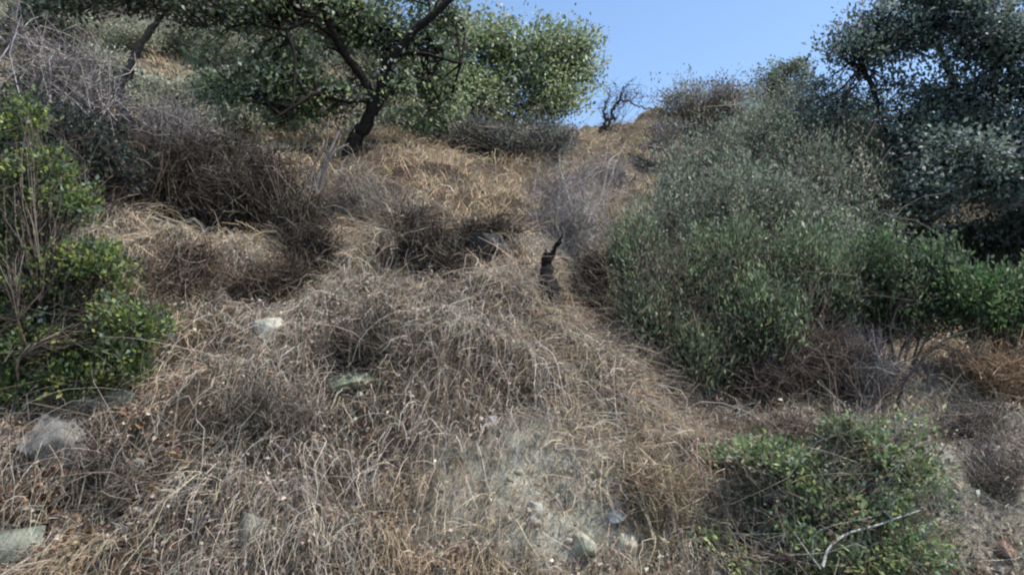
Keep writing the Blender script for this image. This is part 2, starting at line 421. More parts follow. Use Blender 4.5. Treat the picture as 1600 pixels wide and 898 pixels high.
def shrub(name, label, cat, base, blobs, n_cl, n_leaf, spread, L, W, cols, w=None, stems=6, stem_r=.018,
          twig_cols=BUSH_TWIG, twig_r=.004, group=None, up=.5, gap=None, extra_twigs=0, shell=.5, out=.8, tall=.8):
    root = thing(name, label, cat, base, group)
    stem_r *= .75; twig_r *= .8
    base = np.array(base, float)
    c, d, k = blob_points(blobs, n_cl, shell)
    keep = c[:, 2] > hz(c[:, 0], c[:, 1]) + .03
    if gap:
        keep &= vn(c[:, 0] + c[:, 2] * .7, c[:, 2] - c[:, 1] * .6, gap[0], 9) > gap[1]
    c, d, k = c[keep], d[keep], k[keep]
    aw = Acc()
    bc = np.array([b[0] for b in blobs]); hubs = []
    for i in range(len(blobs)):
        for j in range(max(1, stems // len(blobs))):
            b0 = base + np.append(RNG.normal(size=2) * .08, -.05)
            e = bc[i] + RNG.normal(size=3) * np.array(blobs[i][1]) * .35
            m = b0 * .5 + e * .5 + RNG.normal(size=3) * .12 * np.linalg.norm(e - b0) * np.array([1, 1, .5])
            q = tube1(aw, [b0, m, e], stem_r, stem_r * .35, pal(twig_cols, 1)[0], 5, 8)
            hubs.append((i, q))
    hp = np.concatenate([q[3:] for i, q in hubs]); hi = np.concatenate([np.full(len(q) - 3, i) for i, q in hubs])
    # every spray hangs on a twig that leaves the nearest-stem side of its lobe
    start = np.empty_like(c)
    for i in range(len(blobs)):
        s = np.nonzero(k == i)[0]; cand = hp[hi == i]
        if len(s): start[s] = cand[RNG.integers(len(cand), size=len(s))]
    tubes(aw, arcs(start, c, 4, .25, .12), np.linspace(twig_r * 1.5, twig_r * .5, 4)[None].repeat(len(c), 0), pal(twig_cols, len(c)), 3)
    if extra_twigs:
        cc, dd, kk = blob_points(blobs, extra_twigs, .2)
        e = cc + dd * .25 + RNG.normal(size=cc.shape) * .2
        tubes(aw, arcs(cc, e, 4, .3, .2), np.linspace(twig_r, twig_r * .4, 4)[None].repeat(len(cc), 0), pal(twig_cols, len(cc)), 3)
    link("branches", aw.mesh("branches", True), M_TWIG, root)
    af = Acc()
    foliage(af, c, d, n_leaf, spread, L, W, cols, w, up, out, tall=tall)
    link("foliage", af.mesh("foliage"), M_LEAF, root, "stuff")
    return root

def dead_brush(name, label, base, blobs, n, ln=.45, r=.004, cols=GREY_TWIG, group=None, droop=.0, cat="dead shrub", stems=7, stem_r=.014):
    """leafless shrub: stems from the base and a haze of crossing twigs"""
    root = thing(name, label, cat, base, group)
    base = np.array(base, float); aw = Acc(); ab = Acc()
    sf = float(np.clip(base[1] / Di(base[1]), .65, 1)); ln *= sf; r *= sf; stem_r *= sf
    hp = []
    for b in blobs:
        for j in range(max(2, stems // len(blobs))):
            b0 = base + np.append(RNG.normal(size=2) * .10, -.05)
            e = np.array(b[0]) + unit(RNG.normal(size=3)) * np.array(b[1]) * .7
            m = b0 * .45 + e * .55 + RNG.normal(size=3) * .15 * np.linalg.norm(e - b0)
            hp.append(tube1(ab, [b0, m, e], stem_r, stem_r * .3, pal(cols, 1)[0], 5, 9))
    link("stems", ab.mesh("stems", True), M_TWIG, root)
    hp = np.concatenate(hp)
    c, d, k = blob_points(blobs, n, .25)
    keep = c[:, 2] > hz(c[:, 0], c[:, 1]) - .05
    c, d = c[keep], d[keep]
    n2 = len(c)
    dirn = unit(d * .8 + RNG.normal(size=(n2, 3)) * .8 + np.array([0, 0, .25 - droop]))
    lens = ln * (.4 + .9 * RNG.random((n2, 1)))
    A = c - dirn * lens * .5; B = c + dirn * lens * .5 + np.array([0, 0, -droop * .3])
    pull = RNG.random(n2) < .35
    A[pull] = hp[RNG.integers(len(hp), size=pull.sum())]
    tubes(aw, arcs(A, B, 5, .28, .18), (r * (.5 + .8 * RNG.random((n2, 1)))) * np.linspace(1.2, .4, 5)[None], pal(cols, n2, .25), 3)
    link("twigs", aw.mesh("twigs", True), M_TWIG, root, "stuff")
    return root

def tree(name, label, base, limbs, blobs, n_cl, n_leaf, spread, L, W, cols, w=None, bark=(.07, .06, .055), twig_r=.0045,
         gap=None, group=None, up=.3, shell=.35, hang=0):
    """limbs: list of (part name, path points, r0, r1); the first is the trunk"""
    root = thing(name, label, "tree", base, group)
    nodes = []
    for nm, path, r0, r1 in limbs:
        a = Acc()
        r0, r1 = r0 * .72, r1 * .72
        nodes.append(tube1(a, path, r0, r1, np.array(bark) * (1 + .15 * RNG.normal()), 9, None, r1 * .25, .10)[2:])
        link(nm, a.mesh(nm, True), M_BARK, root)
    nodes = np.concatenate(nodes)
    c, d, k = blob_points(blobs, n_cl, shell)
    keep = c[:, 2] > hz(c[:, 0], c[:, 1]) + .05
    if gap:
        keep &= vn(c[:, 0] + c[:, 1] * .5, c[:, 2] - c[:, 1] * .4, gap[0], 11) > gap[1]
    c, d, k = c[keep], d[keep], k[keep]
    # boughs: from nearest limb point to each lobe, then twigs to the sprays
    ab = Acc(); hubs, hid = [], []
    for i, b in enumerate(blobs):
        for j in range(4):
            e = np.array(b[0]) + RNG.normal(size=3) * np.array(b[1]) * .45
            s = nodes[np.argsort(np.linalg.norm(nodes - e, axis=1))[RNG.integers(0, 5)]]
            ln = np.linalg.norm(e - s)
            q = tube1(ab, [s, s * .5 + e * .5 + RNG.normal(size=3) * .12 * ln + np.array([0, 0, .05 * ln]), e], min(.035, .008 + .012 * ln), .005,
                      np.array(bark) * 1.2, 5, 8, .0, .08)
            hubs.append(q[3:]); hid.append(np.full(len(q) - 3, i))
    hubs = np.concatenate(hubs); hid = np.concatenate(hid)
    start = np.empty_like(c)
    for i in range(len(blobs)):
        s = np.nonzero(k == i)[0]; cand = hubs[hid == i]
        if len(s): start[s] = cand[RNG.integers(len(cand), size=len(s))]
    tubes(ab, arcs(start, c, 4, .22, .12), np.linspace(twig_r * 1.4, twig_r * .5, 4)[None].repeat(len(c), 0), pal([np.array(bark) * 1.3], len(c)), 3)
    link("boughs", ab.mesh("boughs", True), M_BARK, root, "stuff")
    af = Acc()
    foliage(af, c, d, n_leaf, spread, L, W, cols, w, up)
    link("crown", af.mesh("crown"), M_LEAF, root, "stuff")
    return root

def B(px, py, Y, rx, ry, rdepth=None):
    """lobe centred at photo position (px, py) and distance Y, half sizes in photo pixels, depth in metres"""
    m = mpp(Y)
    return (P(px, py, Y), (rx * m, rdepth if rdepth else .8 * rx * m, ry * m))

# ------------------------------------------------------------------ dry grass, dead stems, litter, gravel
def scatter(n, y0, y1, power=-.3, umax=.86, rng=RNG):
    a = power + 1
    Y = (y0 ** a + (y1 ** a - y0 ** a) * rng.random(n)) ** (1 / a)
    X = (rng.random(n) * 2 - 1) * umax * Y
    return X, Y

def gully(X, Y):
    """1 in the shady gully right of the grassy spur, 0 on the spur and left"""
    pts_ = np.array([hit(*q)[:2] for q in ((1120, 898), (1100, 760), (1060, 690), (960, 580), (900, 500))])
    edge = np.interp(Y, pts_[:, 1], pts_[:, 0])
    return np.clip((X - edge) / .5 + .3, 0, 1)

CLUMP = [(hit(px_, py_), q_) for px_, py_, q_ in ((665, 405, .42), (700, 420, .3), (762, 384, .36), (600, 548, .40), (548, 565, .28), (400, 660, .36), (180, 725, .40), (300, 440, .25), (400, 435, .25), (230, 470, .2), (240, 300, .6), (330, 300, .6),
         (430, 330, .55), (485, 385, .36), (560, 315, .4), (862, 490, .2), (915, 440, .28), (985, 590, .25), (650, 860, .10), (540, 735, .14), (300, 505, .16), (455, 420, .2))]
def clear(X, Y):
    m = np.zeros(len(X))
    for c_, q_ in CLUMP:
        m = np.maximum(m, np.exp(-(((X - c_[0]) / q_) ** 2 + ((Y - c_[1]) / (q_ * .75)) ** 2) ** 2))
    return RNG.random(len(X)) > m * .92
STRAW = [(.54, .43, .285), (.50, .375, .235), (.61, .52, .38), (.38, .27, .17), (.38, .335, .28)]
GREYED = [(.37, .325, .27), (.49, .44, .37), (.20, .175, .15), (.40, .32, .245), (.58, .53, .45)]
def blades(acc, X, Y, ln, h, width, cols, w=None, K=5, down=.6, wind=.7, tuft=None, jit=.2, curl=.05, droop=.6):
    """arching stems rooted at X, Y; ln length, h share of rise"""
    n = len(X)
    g = -grad(X, Y); g = g / np.maximum(np.linalg.norm(g, axis=1, keepdims=True), .05)
    a = RNG.random(n) * 2 * math.pi if tuft is None else tuft
    hd = g * down + np.stack([np.cos(a), np.sin(a)], 1) * wind + RNG.normal(size=(n, 2)) * .3
    hd /= np.maximum(np.linalg.norm(hd, axis=1, keepdims=True), .1)
    t = np.linspace(0, 1, K)[None, :]
    hor = ln[:, None] * (np.sqrt(np.maximum(1 - h ** 2, .05))[:, None] * t ** 1.25)
    up = ln[:, None] * h[:, None] * (1.5 * t - (.55 + .5 * RNG.random((n, 1))) * t ** 2)
    x = X[:, None] + hd[:, :1] * hor; y = Y[:, None] + hd[:, 1:] * hor
    wob = RNG.normal(size=(n, K, 2)) * ln[:, None, None] * curl; wob[:, 0] = 0; wob = np.cumsum(wob, 1)
    x = x + wob[..., 0]; y = y + wob[..., 1]
    up = up - ln[:, None] * droop * RNG.random((n, 1)) * t ** 2
    z0 = hz(X, Y)[:, None]
    z = np.maximum(z0 + up - .01, hz(x, y) + .006 + .02 * RNG.random((n, K)))
    z[:, 0] = z0[:, 0] - .02
    W = width[:, None] * np.linspace(1, .25, K)[None]
    ribbons(acc, np.stack([x, y, z], -1), W, pal(cols, n, jit, w))

def tufts(nt, per, y0, y1, rad, cond=None, power=-.3):
    X, Y = scatter(nt, y0, y1, power)
    keep = (RNG.random(nt) > soil_mask(X, Y) * .72) & clear(X, Y)
    if cond is not None: keep &= cond(X, Y)
    X, Y = X[keep], Y[keep]
    a = RNG.random(len(X)) * 2 * math.pi
    XX = np.repeat(X, per) + RNG.normal(size=len(X) * per) * rad; YY = np.repeat(Y, per) + RNG.normal(size=len(X) * per) * rad
    return XX, YY, np.repeat(a, per), np.repeat(RNG.random(len(X)), per)

# upright straw on the upper spur
acc = Acc()
X, Y, a, q = tufts(3500, 18, 6.0, 17, .085, lambda X, Y: (RNG.random(len(X)) > gully(X, Y) * (Y < 9) * .9) & (vn(X, Y, 1.1, 21) > .22))
n = len(X)
blades(acc, X, Y, .12 + .24 * q + .14 * RNG.random(n), .55 + .42 * RNG.random(n), (.0019 + .00032 * Y) * (.6 + .8 * RNG.random(n)), STRAW + GREYED[2:3],
       [.30, .26, .22, .10, .08, .04], 4, .35, .9, a + RNG.normal(size=n) * .9, .28, .07)
X = RNG.random(7000) * 9 - 3.0; Y = 13.5 + 8.5 * RNG.random(7000)
blades(acc, X, Y, .15 + .35 * RNG.random(7000), .5 + .47 * RNG.random(7000), .004 + .004 * RNG.random(7000), STRAW + [(.33, .33, .16), (.42, .40, .2)], None, 4, .2, .9, None, .22, .10)
# straw along the spur crest, leaning down to the right
cr = np.array([hit(*p)[:2] for p in ((860, 480), (900, 530), (950, 590), (1010, 650), (1060, 700), (1080, 760), (900, 620), (940, 680))])
k = RNG.integers(len(cr), size=4800)
X, Y = cr[k, 0] + RNG.normal(size=4800) * .28, cr[k, 1] + RNG.normal(size=4800) * .26
n = len(X)
blades(acc, X, Y, .08 + .24 * RNG.random(n), .1 + .8 * RNG.random(n), .0018 + .0022 * RNG.random(n), STRAW + GREYED, None, 5, .35, 1.2, None, .28, .12)
for (px_, py_, cnt, sx) in ((215, 372, 260, 45), (300, 372, 260, 60), (390, 365, 300, 55), (470, 400, 400, 50), (540, 380, 500, 50), (240, 340, 250, 40), (330, 335, 250, 40), (600, 400, 300, 40)):
    c_ = hit(px_, py_); m_ = c_[1] / FPX
    X, Y = c_[0] + RNG.normal(size=cnt) * sx * m_, c_[1] + RNG.normal(size=cnt) * .3
    blades(acc, X, Y, .12 + .40 * RNG.random(cnt) ** 1.4, .5 + .48 * RNG.random(cnt), .003 + .003 * RNG.random(cnt), STRAW + GREYED, None, 5, .3, .8, None, .3, .11)
tag(link("straw_grass", acc.mesh("straw_grass"), M_GRASS, kind="stuff"),
    "tawny upright dry grass on the upper slope and along the spur crest", "grass")

# matted grey-tan stems of the near slope
acc = Acc()
X, Y, a, q = tufts(5200, 13, 4.15, 7.0, .12, lambda X, Y: (RNG.random(len(X)) > gully(X, Y) * .82) & (vn(X, Y, .42, 33) > .30), -.6)
n = len(X)
tone = vn(X, Y, .55, 31) > .56
for sel, cols, w in ((tone, STRAW, [.26, .18, .2, .18, .18]), (~tone, GREYED, None)):
    s = np.nonzero(sel)[0]; m = len(s)
    blades(acc, X[s], Y[s], .07 + .16 * q[s] + .16 * RNG.random(m), .1 + .8 * RNG.random(m), (.0010 + .00022 * Y[s]) * (.5 + .9 * RNG.random(m)), cols, w, 5, 1.5, .8, a[s] + RNG.normal(size=m) * 1.1, .28, .05, 1.2)
# long loose stalks lying over the mat
X, Y = scatter(5200, 4.2, 7.0, -.6)
keep = (RNG.random(len(X)) > gully(X, Y) * .4) & (RNG.random(len(X)) > soil_mask(X, Y) * .7)
X, Y = X[keep], Y[keep]; n = len(X)
blades(acc, X, Y, .25 + .55 * RNG.random(n) ** 1.5, .15 + .6 * RNG.random(n), .0012 + .0014 * RNG.random(n), GREYED + [(.52, .47, .39)], None, 8, 1.6, .8, None, .25, .06, 1.4)
# airy tangle of curled stems, every way up, lying in drifts
X, Y = scatter(22000, 4.15, 7.0, -.6)
keep = (RNG.random(len(X)) > soil_mask(X, Y) * .75) & (vn(X, Y, .38, 35) > .34 * RNG.random(len(X)) + .2) & clear(X, Y)
X, Y = X[keep], Y[keep]; n = len(X)
hh = .02 + .16 * RNG.random(n) * vn(X, Y, .5, 36)
A = np.stack([X, Y, hz(X, Y) + hh], 1)
K = 6
gd = grad(X, Y); gd = np.stack([-gd[:, 0], -gd[:, 1], -(gd ** 2).sum(1)], 1)
d0 = unit(RNG.normal(size=(n, 3)) * np.array([1, 1, .8]) + unit(gd) * 1.3)
bend = unit(RNG.normal(size=(n, 3)) + np.array([0, 0, -.3])) * (.03 + .28 * RNG.random((n, 1)))
ln = .06 + .22 * RNG.random((n, 1)) ** 1.6
path = [A]
for i in range(K - 1):
    d0 = unit(d0 + bend + RNG.normal(size=(n, 3)) * .18)
    path.append(path[-1] + d0 * ln / (K - 1))
path = np.stack(path, 1)
path[..., 2] = np.maximum(path[..., 2], hz(path[..., 0], path[..., 1]) + .008)
ribbons(acc, path, (.0012 + .0020 * RNG.random((n, 1)) ** 1.8) * np.linspace(1, .45, K)[None], pal(GREYED + STRAW + [(.55, .50, .43), (.50, .44, .36)], n, .3))
tag(link("matted_dead_stems", acc.mesh("matted_dead_stems"), M_GRASS, kind="stuff"),
    "tangled grey and tan dead stems matted over the near slope", "dry stems")

# fallen leaves
acc = Acc()
X, Y = scatter(44000, 4.1, 7.6, -.7)
keep = (RNG.random(len(X)) > soil_mask(X, Y) * .75) & (vn(X, Y, .45, 41) > .5 * RNG.random(len(X)))
X, Y = X[keep], Y[keep]; n = len(X)
b = np.stack([X, Y, hz(X, Y) + .01 + .10 * RNG.random(n) ** 2], 1)
d = RNG.normal(size=(n, 3)) * np.array([1, 1, .6])
leaves(acc, b, d, .018 + .030 * RNG.random(n), .006 + .009 * RNG.random(n),
       pal([(.22, .165, .12), (.36, .30, .235), (.11, .085, .07), (.52, .47, .40), (.27, .18, .125)], n, .25), .6)
lb = hit(70, 810)
X = lb[0] + RNG.normal(size=2600) * .38; Y = lb[1] + RNG.normal(size=2600) * .35
leaves(acc, np.stack([X, Y, hz(X, Y) + .015 + .05 * RNG.random(2600)], 1), RNG.normal(size=(2600, 3)) * np.array([1, 1, .5]), .035 + .03 * RNG.random(2600), .011 + .009 * RNG.random(2600),
       pal([(.27, .15, .09), (.34, .22, .14), (.17, .095, .06), (.42, .33, .25)], 2600, .2), .5)
tag(link("fallen_leaves", acc.mesh("fallen_leaves"), M_GRASS, kind="stuff"),
    "brown fallen leaves strewn over the slope, rustiest at the lower left", "leaf litter")

# gravel on the bare soil
def ico():
    bm = bmesh.new(); bmesh.ops.create_icosphere(bm, subdivisions=1, radius=1)
    v = np.array([q.co[:] for q in bm.verts]); f = np.array([[l.index for l in t.verts] for t in bm.faces]); bm.free()
    return v, f
IV, IF = ico()
acc = Acc()
m = 1100
cx = [SOIL_C, PATH_C, hit(1560, 690)]
k = RNG.choice(3, m, p=[.62, .2, .18])
X = np.array([c[0] for c in cx])[k] + RNG.normal(size=m) * .5; Y = np.array([c[1] for c in cx])[k] + RNG.normal(size=m) * .6
keep = RNG.random(m) < soil_mask(X, Y)
X, Y = X[keep], Y[keep]; m = len(X)
s = .004 + .026 * RNG.random(m) ** 5
v = IV[None] * (1 + .25 * RNG.normal(size=(m, len(IV), 1))) * (s[:, None] * (.7 + .6 * RNG.random((m, 3))))[:, None, :]
v = v + np.stack([X, Y, hz(X, Y) + s * .2], 1)[:, None]
f = (IF[None] + (np.arange(m) * len(IV))[:, None, None]).reshape(-1, 3)
acc.add(v.reshape(-1, 3), f, np.repeat(pal([(.42, .40, .33), (.30, .29, .24), (.50, .48, .42), (.22, .21, .18)], m, .2), len(IV), 0))
tag(link("gravel", acc.mesh("gravel"), M_ROCK, kind="stuff"), "loose pale gravel on the bare soil patches at the foot of the slope", "gravel")

# ------------------------------------------------------------------ rocks
def rock(label, px, py, wpx, hpx, col=(.42, .41, .35), sink=.3, flat=1.0, seed=0, group=None, name="rock", yaw=0.):
    g = hit(px, py); m = g[1] / FPX; rx, rz = wpx * m * .5, hpx * m * .5
    r = np.random.default_rng(seed + 1000)
    bm = bmesh.new(); bmesh.ops.create_icosphere(bm, subdivisions=4, radius=1)
    v = np.array([q.co[:] for q in bm.verts]); f = np.array([[l.index for l in t.verts] for t in bm.faces]); bm.free()
    for _ in range(15):                                   # chipped faces
        nrm = unit(r.normal(size=3)); cut = .48 + .32 * r.random()
        dd = v @ nrm; over = dd > cut
        v[over] -= nrm[None] * (dd[over] - cut)[:, None] * .97
    v = v * (1 + .10 * (vn(v[:, 0] + v[:, 2] * .6, v[:, 1] + v[:, 2] * .3, .5, seed + 3) - .5)[:, None] + .05 * (vn(v[:, 0] - v[:, 2], v[:, 1], .16, seed + 8) - .5)[:, None])
    v = v * np.array([rx, (rx + rz) * .5 * flat, rz]) * 1.25
    c, s = math.cos(yaw), math.sin(yaw)
    v = v @ np.array([[c, 0, s], [0, 1, 0], [-s, 0, c]])
    v = v + g + np.array([0, 0, rz * (.22 - sink)])
    a = Acc(); a.add(v, f, np.array(col) * .8 * (1 + .08 * r.normal()))
    return tag(link(name, a.mesh(name), M_ROCK, loc=g), label, "rock", group)

rock("big smooth grey boulder under the green bush at the left edge", 95, 690, 130, 120, (.20, .19, .185), .35, 1.1, 1, yaw=-.4)
rock("pale grey-green stone leaning on the back of the left boulder, below the leaves", 118, 628, 78, 52, (.34, .36, .32), .3, 1, 2)
rock("whitish angular stone poking out below the left bush's lowest leaves", 185, 580, 70, 56, (.52, .53, .47), .2, 1, 3)
rock("grey-green blocky stone just below the whitish one under the left bush", 188, 630, 66, 50, (.33, .34, .28), .35, 1, 4)
rock("small round pale stone half buried in the dark tangle right of the left boulder", 208, 735, 34, 34, (.42, .42, .35), .3, 1, 5)
rock("grey-green slab cut off by the left edge, lowest in the corner", 22, 850, 95, 62, (.20, .22, .185), .4, 1.2, 6)
rock("lone pale angular stone on the brown slope above the grey tangle", 420, 520, 48, 42, (.55, .54, .47), .15, 1, 7, yaw=.5)
rock("long flat mossy grey-green stone at the foot of the grey twig tangle", 560, 600, 105, 32, (.33, .36, .25), .2, 1, 8, yaw=.08)
rock("pale weathered block low on the slope, left of centre near the bottom edge", 395, 828, 66, 48, (.27, .26, .22), .5, 1, 10)
RK = "pale stones in the bare soil patch"
rock("white pointed stone standing in the middle of the bare soil patch", 836, 800, 26, 34, (.60, .60, .58), .2, 1, 32, RK, yaw=-.3)
rock("blue-white stone at the upper right of the bare soil patch", 962, 812, 28, 22, (.52, .55, .58), .35, 1, 33, RK)
rock("cream stone leaning over a dark gap, rightmost in the bare soil patch", 978, 852, 40, 34, (.50, .50, .41), .3, 1, 34, RK, yaw=.6)
rock("broad cream lump in the lower middle of the bare soil patch", 908, 845, 50, 36, (.50, .51, .42), .35, 1, 15, RK)
rock("small blue-grey stone above the bare soil patch among stems", 770, 662, 28, 20, (.42, .43, .46), .3, 1, 22, RK)
rock("small whitish stone on the path near the lower right corner", 1562, 888, 18, 14, (.62, .61, .6), .2, 1, 23)
rock("flat pale stone on the shaded soil at the right edge", 1550, 700, 34, 14, (.44, .42, .41), .3, 1, 24)
rock("rusty brown stone by the dry tuft at the right edge", 1570, 862, 50, 30, (.26, .17, .13), .35, 1, 25)
rock("rugged light brown lump of rock on the shaded bank below the dead brush", 462, 412, 44, 36, (.33, .28, .21), .25, 1, 26)
rock("dark burnt-looking boulder left of the two in the mid-slope grass", 662, 412, 66, 52, (.05, .048, .05), .0, 1, 27)
rock("dark grey boulder right of the two in the mid-slope grass", 762, 388, 62, 40, (.06, .057, .06), .05, 1, 28)

# ------------------------------------------------------------------ stump, snag, sticks
def woody(name, label, cat, tubes_, col, mat=M_BARK, S=9, knots=.12, group=None, wob=0.):
    """tubes_: list of (part name or None for the main body, path, r0, r1)"""
    root = thing(name, label, cat, tubes_[0][1][0], group)
    sf = float(np.clip(tubes_[0][1][0][1] / Di(tubes_[0][1][0][1]), .65, 1))
    for nm, path, r0, r1 in tubes_:
        a = Acc(); tube1(a, path, r0 * sf, r1 * sf, col, S, max(10, 6 * len(path)), wob, knots)
        link(nm, a.mesh(nm, True), mat, root)
    return root
g = hit(860, 478); Yb = Di(g[1])
woody("burnt_stump", "charred black stump standing where the spur meets the green shrub", "stump",
      [("trunk", [P(868, 510, Yb - .12), P(863, 482, Yb - .1), P(857, 450, Yb - .08), P(853, 418, Yb - .05), P(857, 396, Yb - .05)], .20, .04),
       ("fork", [P(855, 412, Yb), P(864, 394, Yb - .04), P(872, 378, Yb - .1), P(881, 366, Yb - .1)], .05, .010),
       ("fork", [P(854, 424, Yb), P(850, 404, Yb - .04), P(853, 390, Yb - .06)], .04, .010),
       ("splinter", [P(857, 446, Yb - .08), P(848, 430, Yb - .12), P(845, 420, Yb - .14)], .03, .006),
       ("root", [P(858, 476, Yb - .02), P(848, 486, Yb - .14), P(840, 502, Yb - .22)], .08, .03),
       ("root", [P(866, 474, Yb), P(873, 486, Yb - .10), P(880, 502, Yb - .16)], .08, .03)], (.022, .020, .021), wob=.006, knots=.14)
g = hit(940, 214); Yr = 24.0
woody("dead_snag", "dark gnarled snag on the skyline in the notch of blue sky", "snag",
      [("trunk", [drop(P(934, 212, Yr), -.1), P(938, 203, Yr), P(946, 192, Yr), P(944, 176, Yr), P(948, 158, Yr)], 0.087, 0.030),
       ("limb", [P(940, 204, Yr), P(955, 190, Yr), P(960, 168, Yr + .1), P(972, 158, Yr + .2), P(1000, 165, Yr + .3), P(1022, 172, Yr + .4)], 0.062, 0.018),
       ("limb", [P(966, 162, Yr), P(972, 146, Yr), P(976, 134, Yr)], 0.037, 0.012),
       ("twig", [P(974, 140, Yr), P(984, 130, Yr), P(992, 122, Yr - .1)], 0.019, 0.006),
       ("twig", [P(948, 160, Yr), P(954, 150, Yr), P(952, 138, Yr)], 0.019, 0.006),
       ("twig", [P(985, 162, Yr), P(992, 150, Yr), P(1000, 140, Yr)], 0.015, 0.006),
       ("twig", [P(1000, 165, Yr), P(1004, 152, Yr), P(1012, 148, Yr)], 0.012, 0.006)], (.06, .052, .055), wob=.03)
dead_brush("snag_twigs", "fine bare twigs round the foot of the skyline snag", drop(P(955, 214, Yr)), [B(975, 150, Yr, 34, 20), B(948, 175, Yr, 18, 30)], 130, .7, .008, [(.07, .06, .065), (.12, .11, .11)], None, stems=5, stem_r=.015)
g = hit(972, 296); gY = Di(g[1])
woody("dark_stub", "small dark stub with crooked arms in the grass below the notch", "stump",
      [("trunk", [g + np.array([0, 0, -.1]), P(974, 284, gY), P(970, 268, gY)], .12, .08),
       ("arm", [P(972, 290, gY), P(962, 292, gY - .1), P(954, 284, gY - .15)], .07, .03),
       ("arm", [P(974, 284, gY), P(986, 286, gY), P(994, 274, gY)], .05, .02)], (.03, .024, .022), wob=.01)

def stick(label, pts_, r, col, twigs=2, lift=.03, name="fallen_branch", group=None):
    path = []
    for q in pts_:
        if len(q) == 2: h_ = hit(*q); path.append(h_ + np.array([0, 0, lift]))
        else: path.append(P(*q))
    tl = [("stem", path, r, r * .45)]
    for j in range(twigs):
        i = RNG.integers(1, len(path)); s = path[i] * .6 + path[i - 1] * .4
        tl.append(("side_twig", [s, s + RNG.normal(size=3) * .06 + np.array([0, 0, .05]), s + RNG.normal(size=3) * .14 + np.array([0, 0, .1])], r * .5, r * .2))
    return woody(name, label, "branch", tl, col, M_TWIG, 6, .06, group)
stick("dark crooked stick lying on the slope, rising to the right left of centre", [(492, 712), (520, 694), (560, 680), (590, 648), (625, 634), (660, 642), (690, 624)], .011, (.07, .06, .055))
stick("thin dark twig crossing the straw crest of the spur", [(898, 612), (925, 600), (955, 596), (990, 588)], .007, (.08, .065, .055), 1)
stick("pale grey curved branch lying over the leaves of the lower right bush", [(1285, 885, 3.75), (1296, 855, 3.8), (1325, 833, 3.85), (1370, 820, 3.9), (1410, 806, 3.95), (1440, 796, 4.05)], .010, (.42, .42, .40), 2)
stick("short pale forked twig left of the pale branch in the lower right bush", [(1282, 888, 3.75), (1262, 862, 3.8), (1240, 830, 3.85)], .006, (.38, .37, .35), 1)
stick("dark arching bare branch between the right-hand shrubs and the dry mound", [(1400, 640, 8.0), (1412, 600, 8.0), (1440, 562, 8.0), (1478, 530, 8.0), (1530, 512, 8.1)], .018, (.06, .052, .05), 3)
stick("slanting brown root-like stick across the dark tangle by the left boulder", [(75, 790), (100, 760), (125, 720), (150, 690)], .012, (.20, .16, .13), 2, .06)
stick("thin pale stick at the lower left, sloping up to the right", [(90, 850), (120, 838), (150, 815)], .009, (.36, .31, .26), 1, .05)
stick("pale upright bleached stick at the edge of the gully", [(1045, 652, 7.2), (1046, 636, 7.2), (1045, 618, 7.2)], .009, (.50, .48, .44), 0)
stick("weathered stick lying across the slope below the dead brush", [(225, 468), (262, 474), (310, 476)], .010, (.12, .10, .09), 1)

# ------------------------------------------------------------------ trees
Yo = Di(hit(552, 232)[1])
tree("oak_tree", "dark leaning oak with a black trunk at the top centre-left of the slope", hit(552, 232),
     [("trunk", [P(546, 246, Yo), P(556, 216, Yo), P(570, 196, Yo), P(592, 152, Yo - .1), P(606, 100, Yo - .2), P(645, 52, Yo - .3), P(700, 2, Yo - .4), P(770, -80, Yo - .6)], .15, .05),
      ("limb", [P(588, 160, Yo - .1), P(562, 115, Yo - .2), P(530, 72, Yo - .4), P(508, 20, Yo - .7), P(488, -50, Yo - .9)], .09, .05),
      ("limb", [P(520, 55, Yo - .5), P(484, 34, Yo - .8), P(450, 50, Yo - 1), P(461, 88, Yo - 1), P(458, 165, Yo - 1.1)], .05, .02),
      ("limb", [P(590, 155, Yo - .1), P(540, 158, Yo - .3), P(492, 146, Yo - .6), P(470, 160, Yo - .8), P(430, 186, Yo - .9)], .05, .02),
      ("limb", [P(604, 110, Yo - .2), P(612, 86, Yo - .2), P(660, 84, Yo), P(720, 100, Yo + .3)], .07, .025)],
     [B(400, 130, 13.2, 80, 50), B(340, 120, 13, 50, 45), B(460, 120, 13.2, 50, 50), B(600, 60, 13.8, 90, 50), B(540, 20, 13.3, 90, 40), B(655, 110, 14.2, 60, 55),
      B(680, 160, 14.4, 60, 36), B(420, 10, 12.8, 110, 36), B(620, -30, 13.6, 90, 24), B(500, -30, 13.2, 90, 24), B(690, 20, 13.9, 60, 40), B(560, 130, 13.9, 60, 40), B(500, 150, 13.4, 60, 40), B(620, 150, 13.6, 60, 40)],
     2200, 17, .19, .085, .022, [(.18, .235, .13), (.24, .31, .155), (.31, .38, .20), (.31, .335, .29), (.41, .43, .39)], [.3, .28, .16, .16, .10], (.022, .019, .018), gap=(.32, .34))
Yg = 17.0
